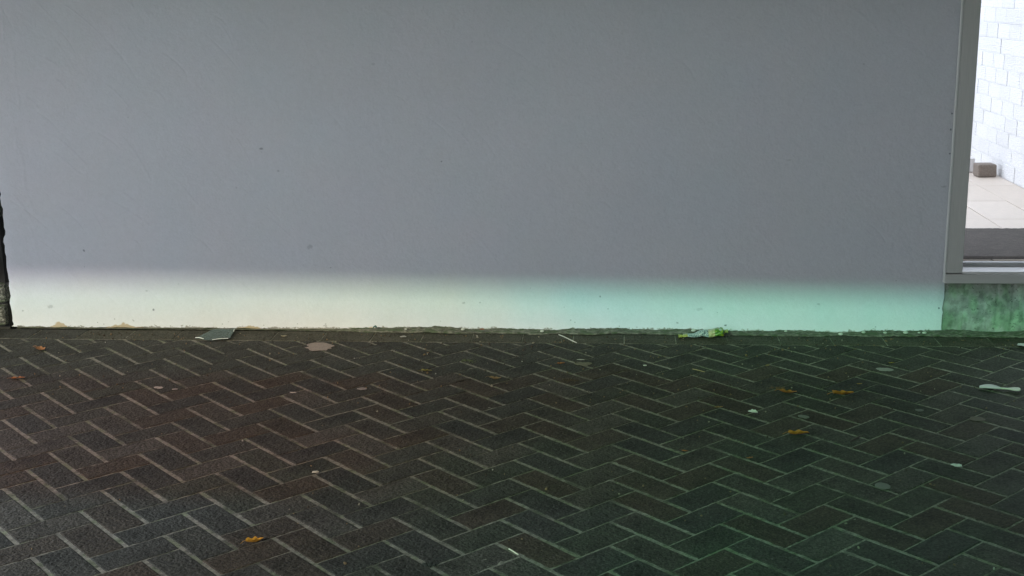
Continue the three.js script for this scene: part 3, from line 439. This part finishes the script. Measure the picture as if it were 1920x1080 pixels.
  // small white plastic spoon
  {
    const t = thing('plastic_spoon', 'white plastic spoon lying at the right edge of the pavement', 'spoon', [1.282, 0.006, 0.54]); t.rotation.y = -0.22;
    const white = std([0.46, 0.48, 0.48], 0.5);
    mesh('bowl', loftX((k) => ({ x: mixv(-0.062, 0.004, k), y: 0.003 + 0.003 * Math.sin(k * 3.1), z: -0.004 * Math.sin(k * 3), w: 0.021 * Math.pow(Math.sin(Math.PI * Math.min(0.96, Math.max(0.02, k * 0.94 + 0.03))), 0.55), h: 0.0035, p: 0.9 }), 30, 16), white, t);
    mesh('handle', loftX((k) => ({ x: mixv(0.001, 0.066, k), y: 0.003 + 0.002 * k, z: 0.002 * k, w: mixv(0.004, 0.018, smooth(0.3, 0.8, k)) * (k > 0.93 ? 1 - (k - 0.93) * 6 : 1), h: 0.0028, p: 0.7 }), 30, 12), std([0.5, 0.53, 0.45], 0.5), t);
  }
  // thin white stick and twigs
  const stick = (name, label, cat, a, b, rad, rgb) => { const v = (p) => new THREE.Vector3(p[0], p[2], p[1]), c = new THREE.CatmullRomCurve3([v(a), v(a).lerp(v(b), 0.35).add(new THREE.Vector3(0, 0.001, 0.001)), v(a).lerp(v(b), 0.7), v(b)]); return tag(mesh(name, new THREE.TubeGeometry(c, 16, rad, 8), std(rgb, 0.6)), label, cat); };
  stick('white_stick', 'thin white stick slanting across the border row', 'stick', [-0.232, -0.095, 0.008], [-0.158, 0.008, 0.004], 0.0018, [0.5, 0.5, 0.46]);
  stick('glint_sliver', 'short pale sliver modelled for a glint low in the middle foreground', 'stick', [-0.263, 1.855, 0.004], [-0.238, 1.885, 0.004], 0.0016, [0.62, 0.62, 0.5]);  // pale tube standing in for a bright glint on the pavers
  stick('twig', 'thin dark twig lying by the dull tan leaf', 'twig', [-0.565, 0.515, 0.004], [-0.515, 0.49, 0.006], 0.0022, [0.03, 0.026, 0.02]);
  stick('twig', 'bent dark twig at the right below the spoon', 'twig', [0.70, 1.06, 0.004], [0.735, 1.02, 0.006], 0.0022, [0.05, 0.035, 0.03]);
  stick('twig', 'tan twig on the pavers below the wrapper', 'twig', [0.27, 0.34, 0.004], [0.31, 0.375, 0.005], 0.0018, [0.24, 0.18, 0.1]);
  // clumps of dark moss in the joints
  const clump = (label, x, z, R, n, rgb) => { const gs = []; for (let k = 0; k < n; k++) { const a = rr(0, 6.283), q = rnd() * R, s = rr(0.0016, 0.005) * (1.2 - q / R * 0.6), g = new THREE.IcosahedronGeometry(s, 1); g.scale(1.2, 0.75, 1.2); g.rotateY(rr(0, 6)); g.translate(Math.cos(a) * q * 1.5 + rr(-1, 1) * R * 0.5, s * 0.4, Math.sin(a) * q); gs.push(g); } const o = mesh('moss_clump', mergeGeometries(gs), std(rgb, 1)); o.position.set(x, -0.001, z); return tag(o, label, 'moss'); };
  clump('dark moss clump in a joint below the beige gum', -0.17, 0.475, 0.026, 34, [0.04, 0.03, 0.018]);
  clump('small black clump at the bottom of the middle foreground', -0.452, 1.945, 0.014, 30, [0.016, 0.018, 0.016]);
  clump('dark brown debris clump left of the orange leaves', 0.545, 0.54, 0.034, 26, [0.085, 0.05, 0.03]);
  clump('loose green moss clump between olive leaf and wall', -0.55, 0.255, 0.034, 40, [0.05, 0.06, 0.03]);
  // crumbs and grit nobody could count
  {
    const base = new THREE.IcosahedronGeometry(1, 0), N = 900, grit = new THREE.InstancedMesh(base, std([1, 1, 1], 0.95), N), m = new THREE.Matrix4(), q = new THREE.Quaternion(), e = new THREE.Euler(), c = new THREE.Color();
    for (let k = 0; k < N; k++) {
      const edge = rnd() < 0.35, x = edge ? rr(-2.4, 1.6) : rnd() < 0.45 ? rr(-0.9, 0.9) : rr(-2.6, 1.6), z = edge ? -0.1 + Math.abs(rr(0, 0.25) * rnd()) : rnd() < 0.6 ? rr(0, 0.8) : rr(0, 2.3), s = rr(0.0012, 0.0030) * (rnd() < 0.06 ? 1.7 : 1);
      e.set(rr(0, 6), rr(0, 6), rr(0, 6)); m.compose(new THREE.Vector3(x, 0.0015, z), q.setFromEuler(e), new THREE.Vector3(s * rr(1, 2), s, s)); grit.setMatrixAt(k, m);
      const v = rnd(); v < 0.6 ? c.setRGB(0.04, 0.03, 0.02) : v < 0.93 ? c.setRGB(0.13, 0.09, 0.05) : v < 0.985 ? c.setRGB(0.2, 0.18, 0.14) : c.setRGB(0.3, 0.29, 0.26); grit.setColorAt(k, c);
    }
    grit.name = 'grit'; grit.userData.kind = 'stuff'; grit.userData.label = 'fine grit and crumbs scattered over the pavers'; scene.add(finish(grit));
  }
}
renderer.render(scene, camera);
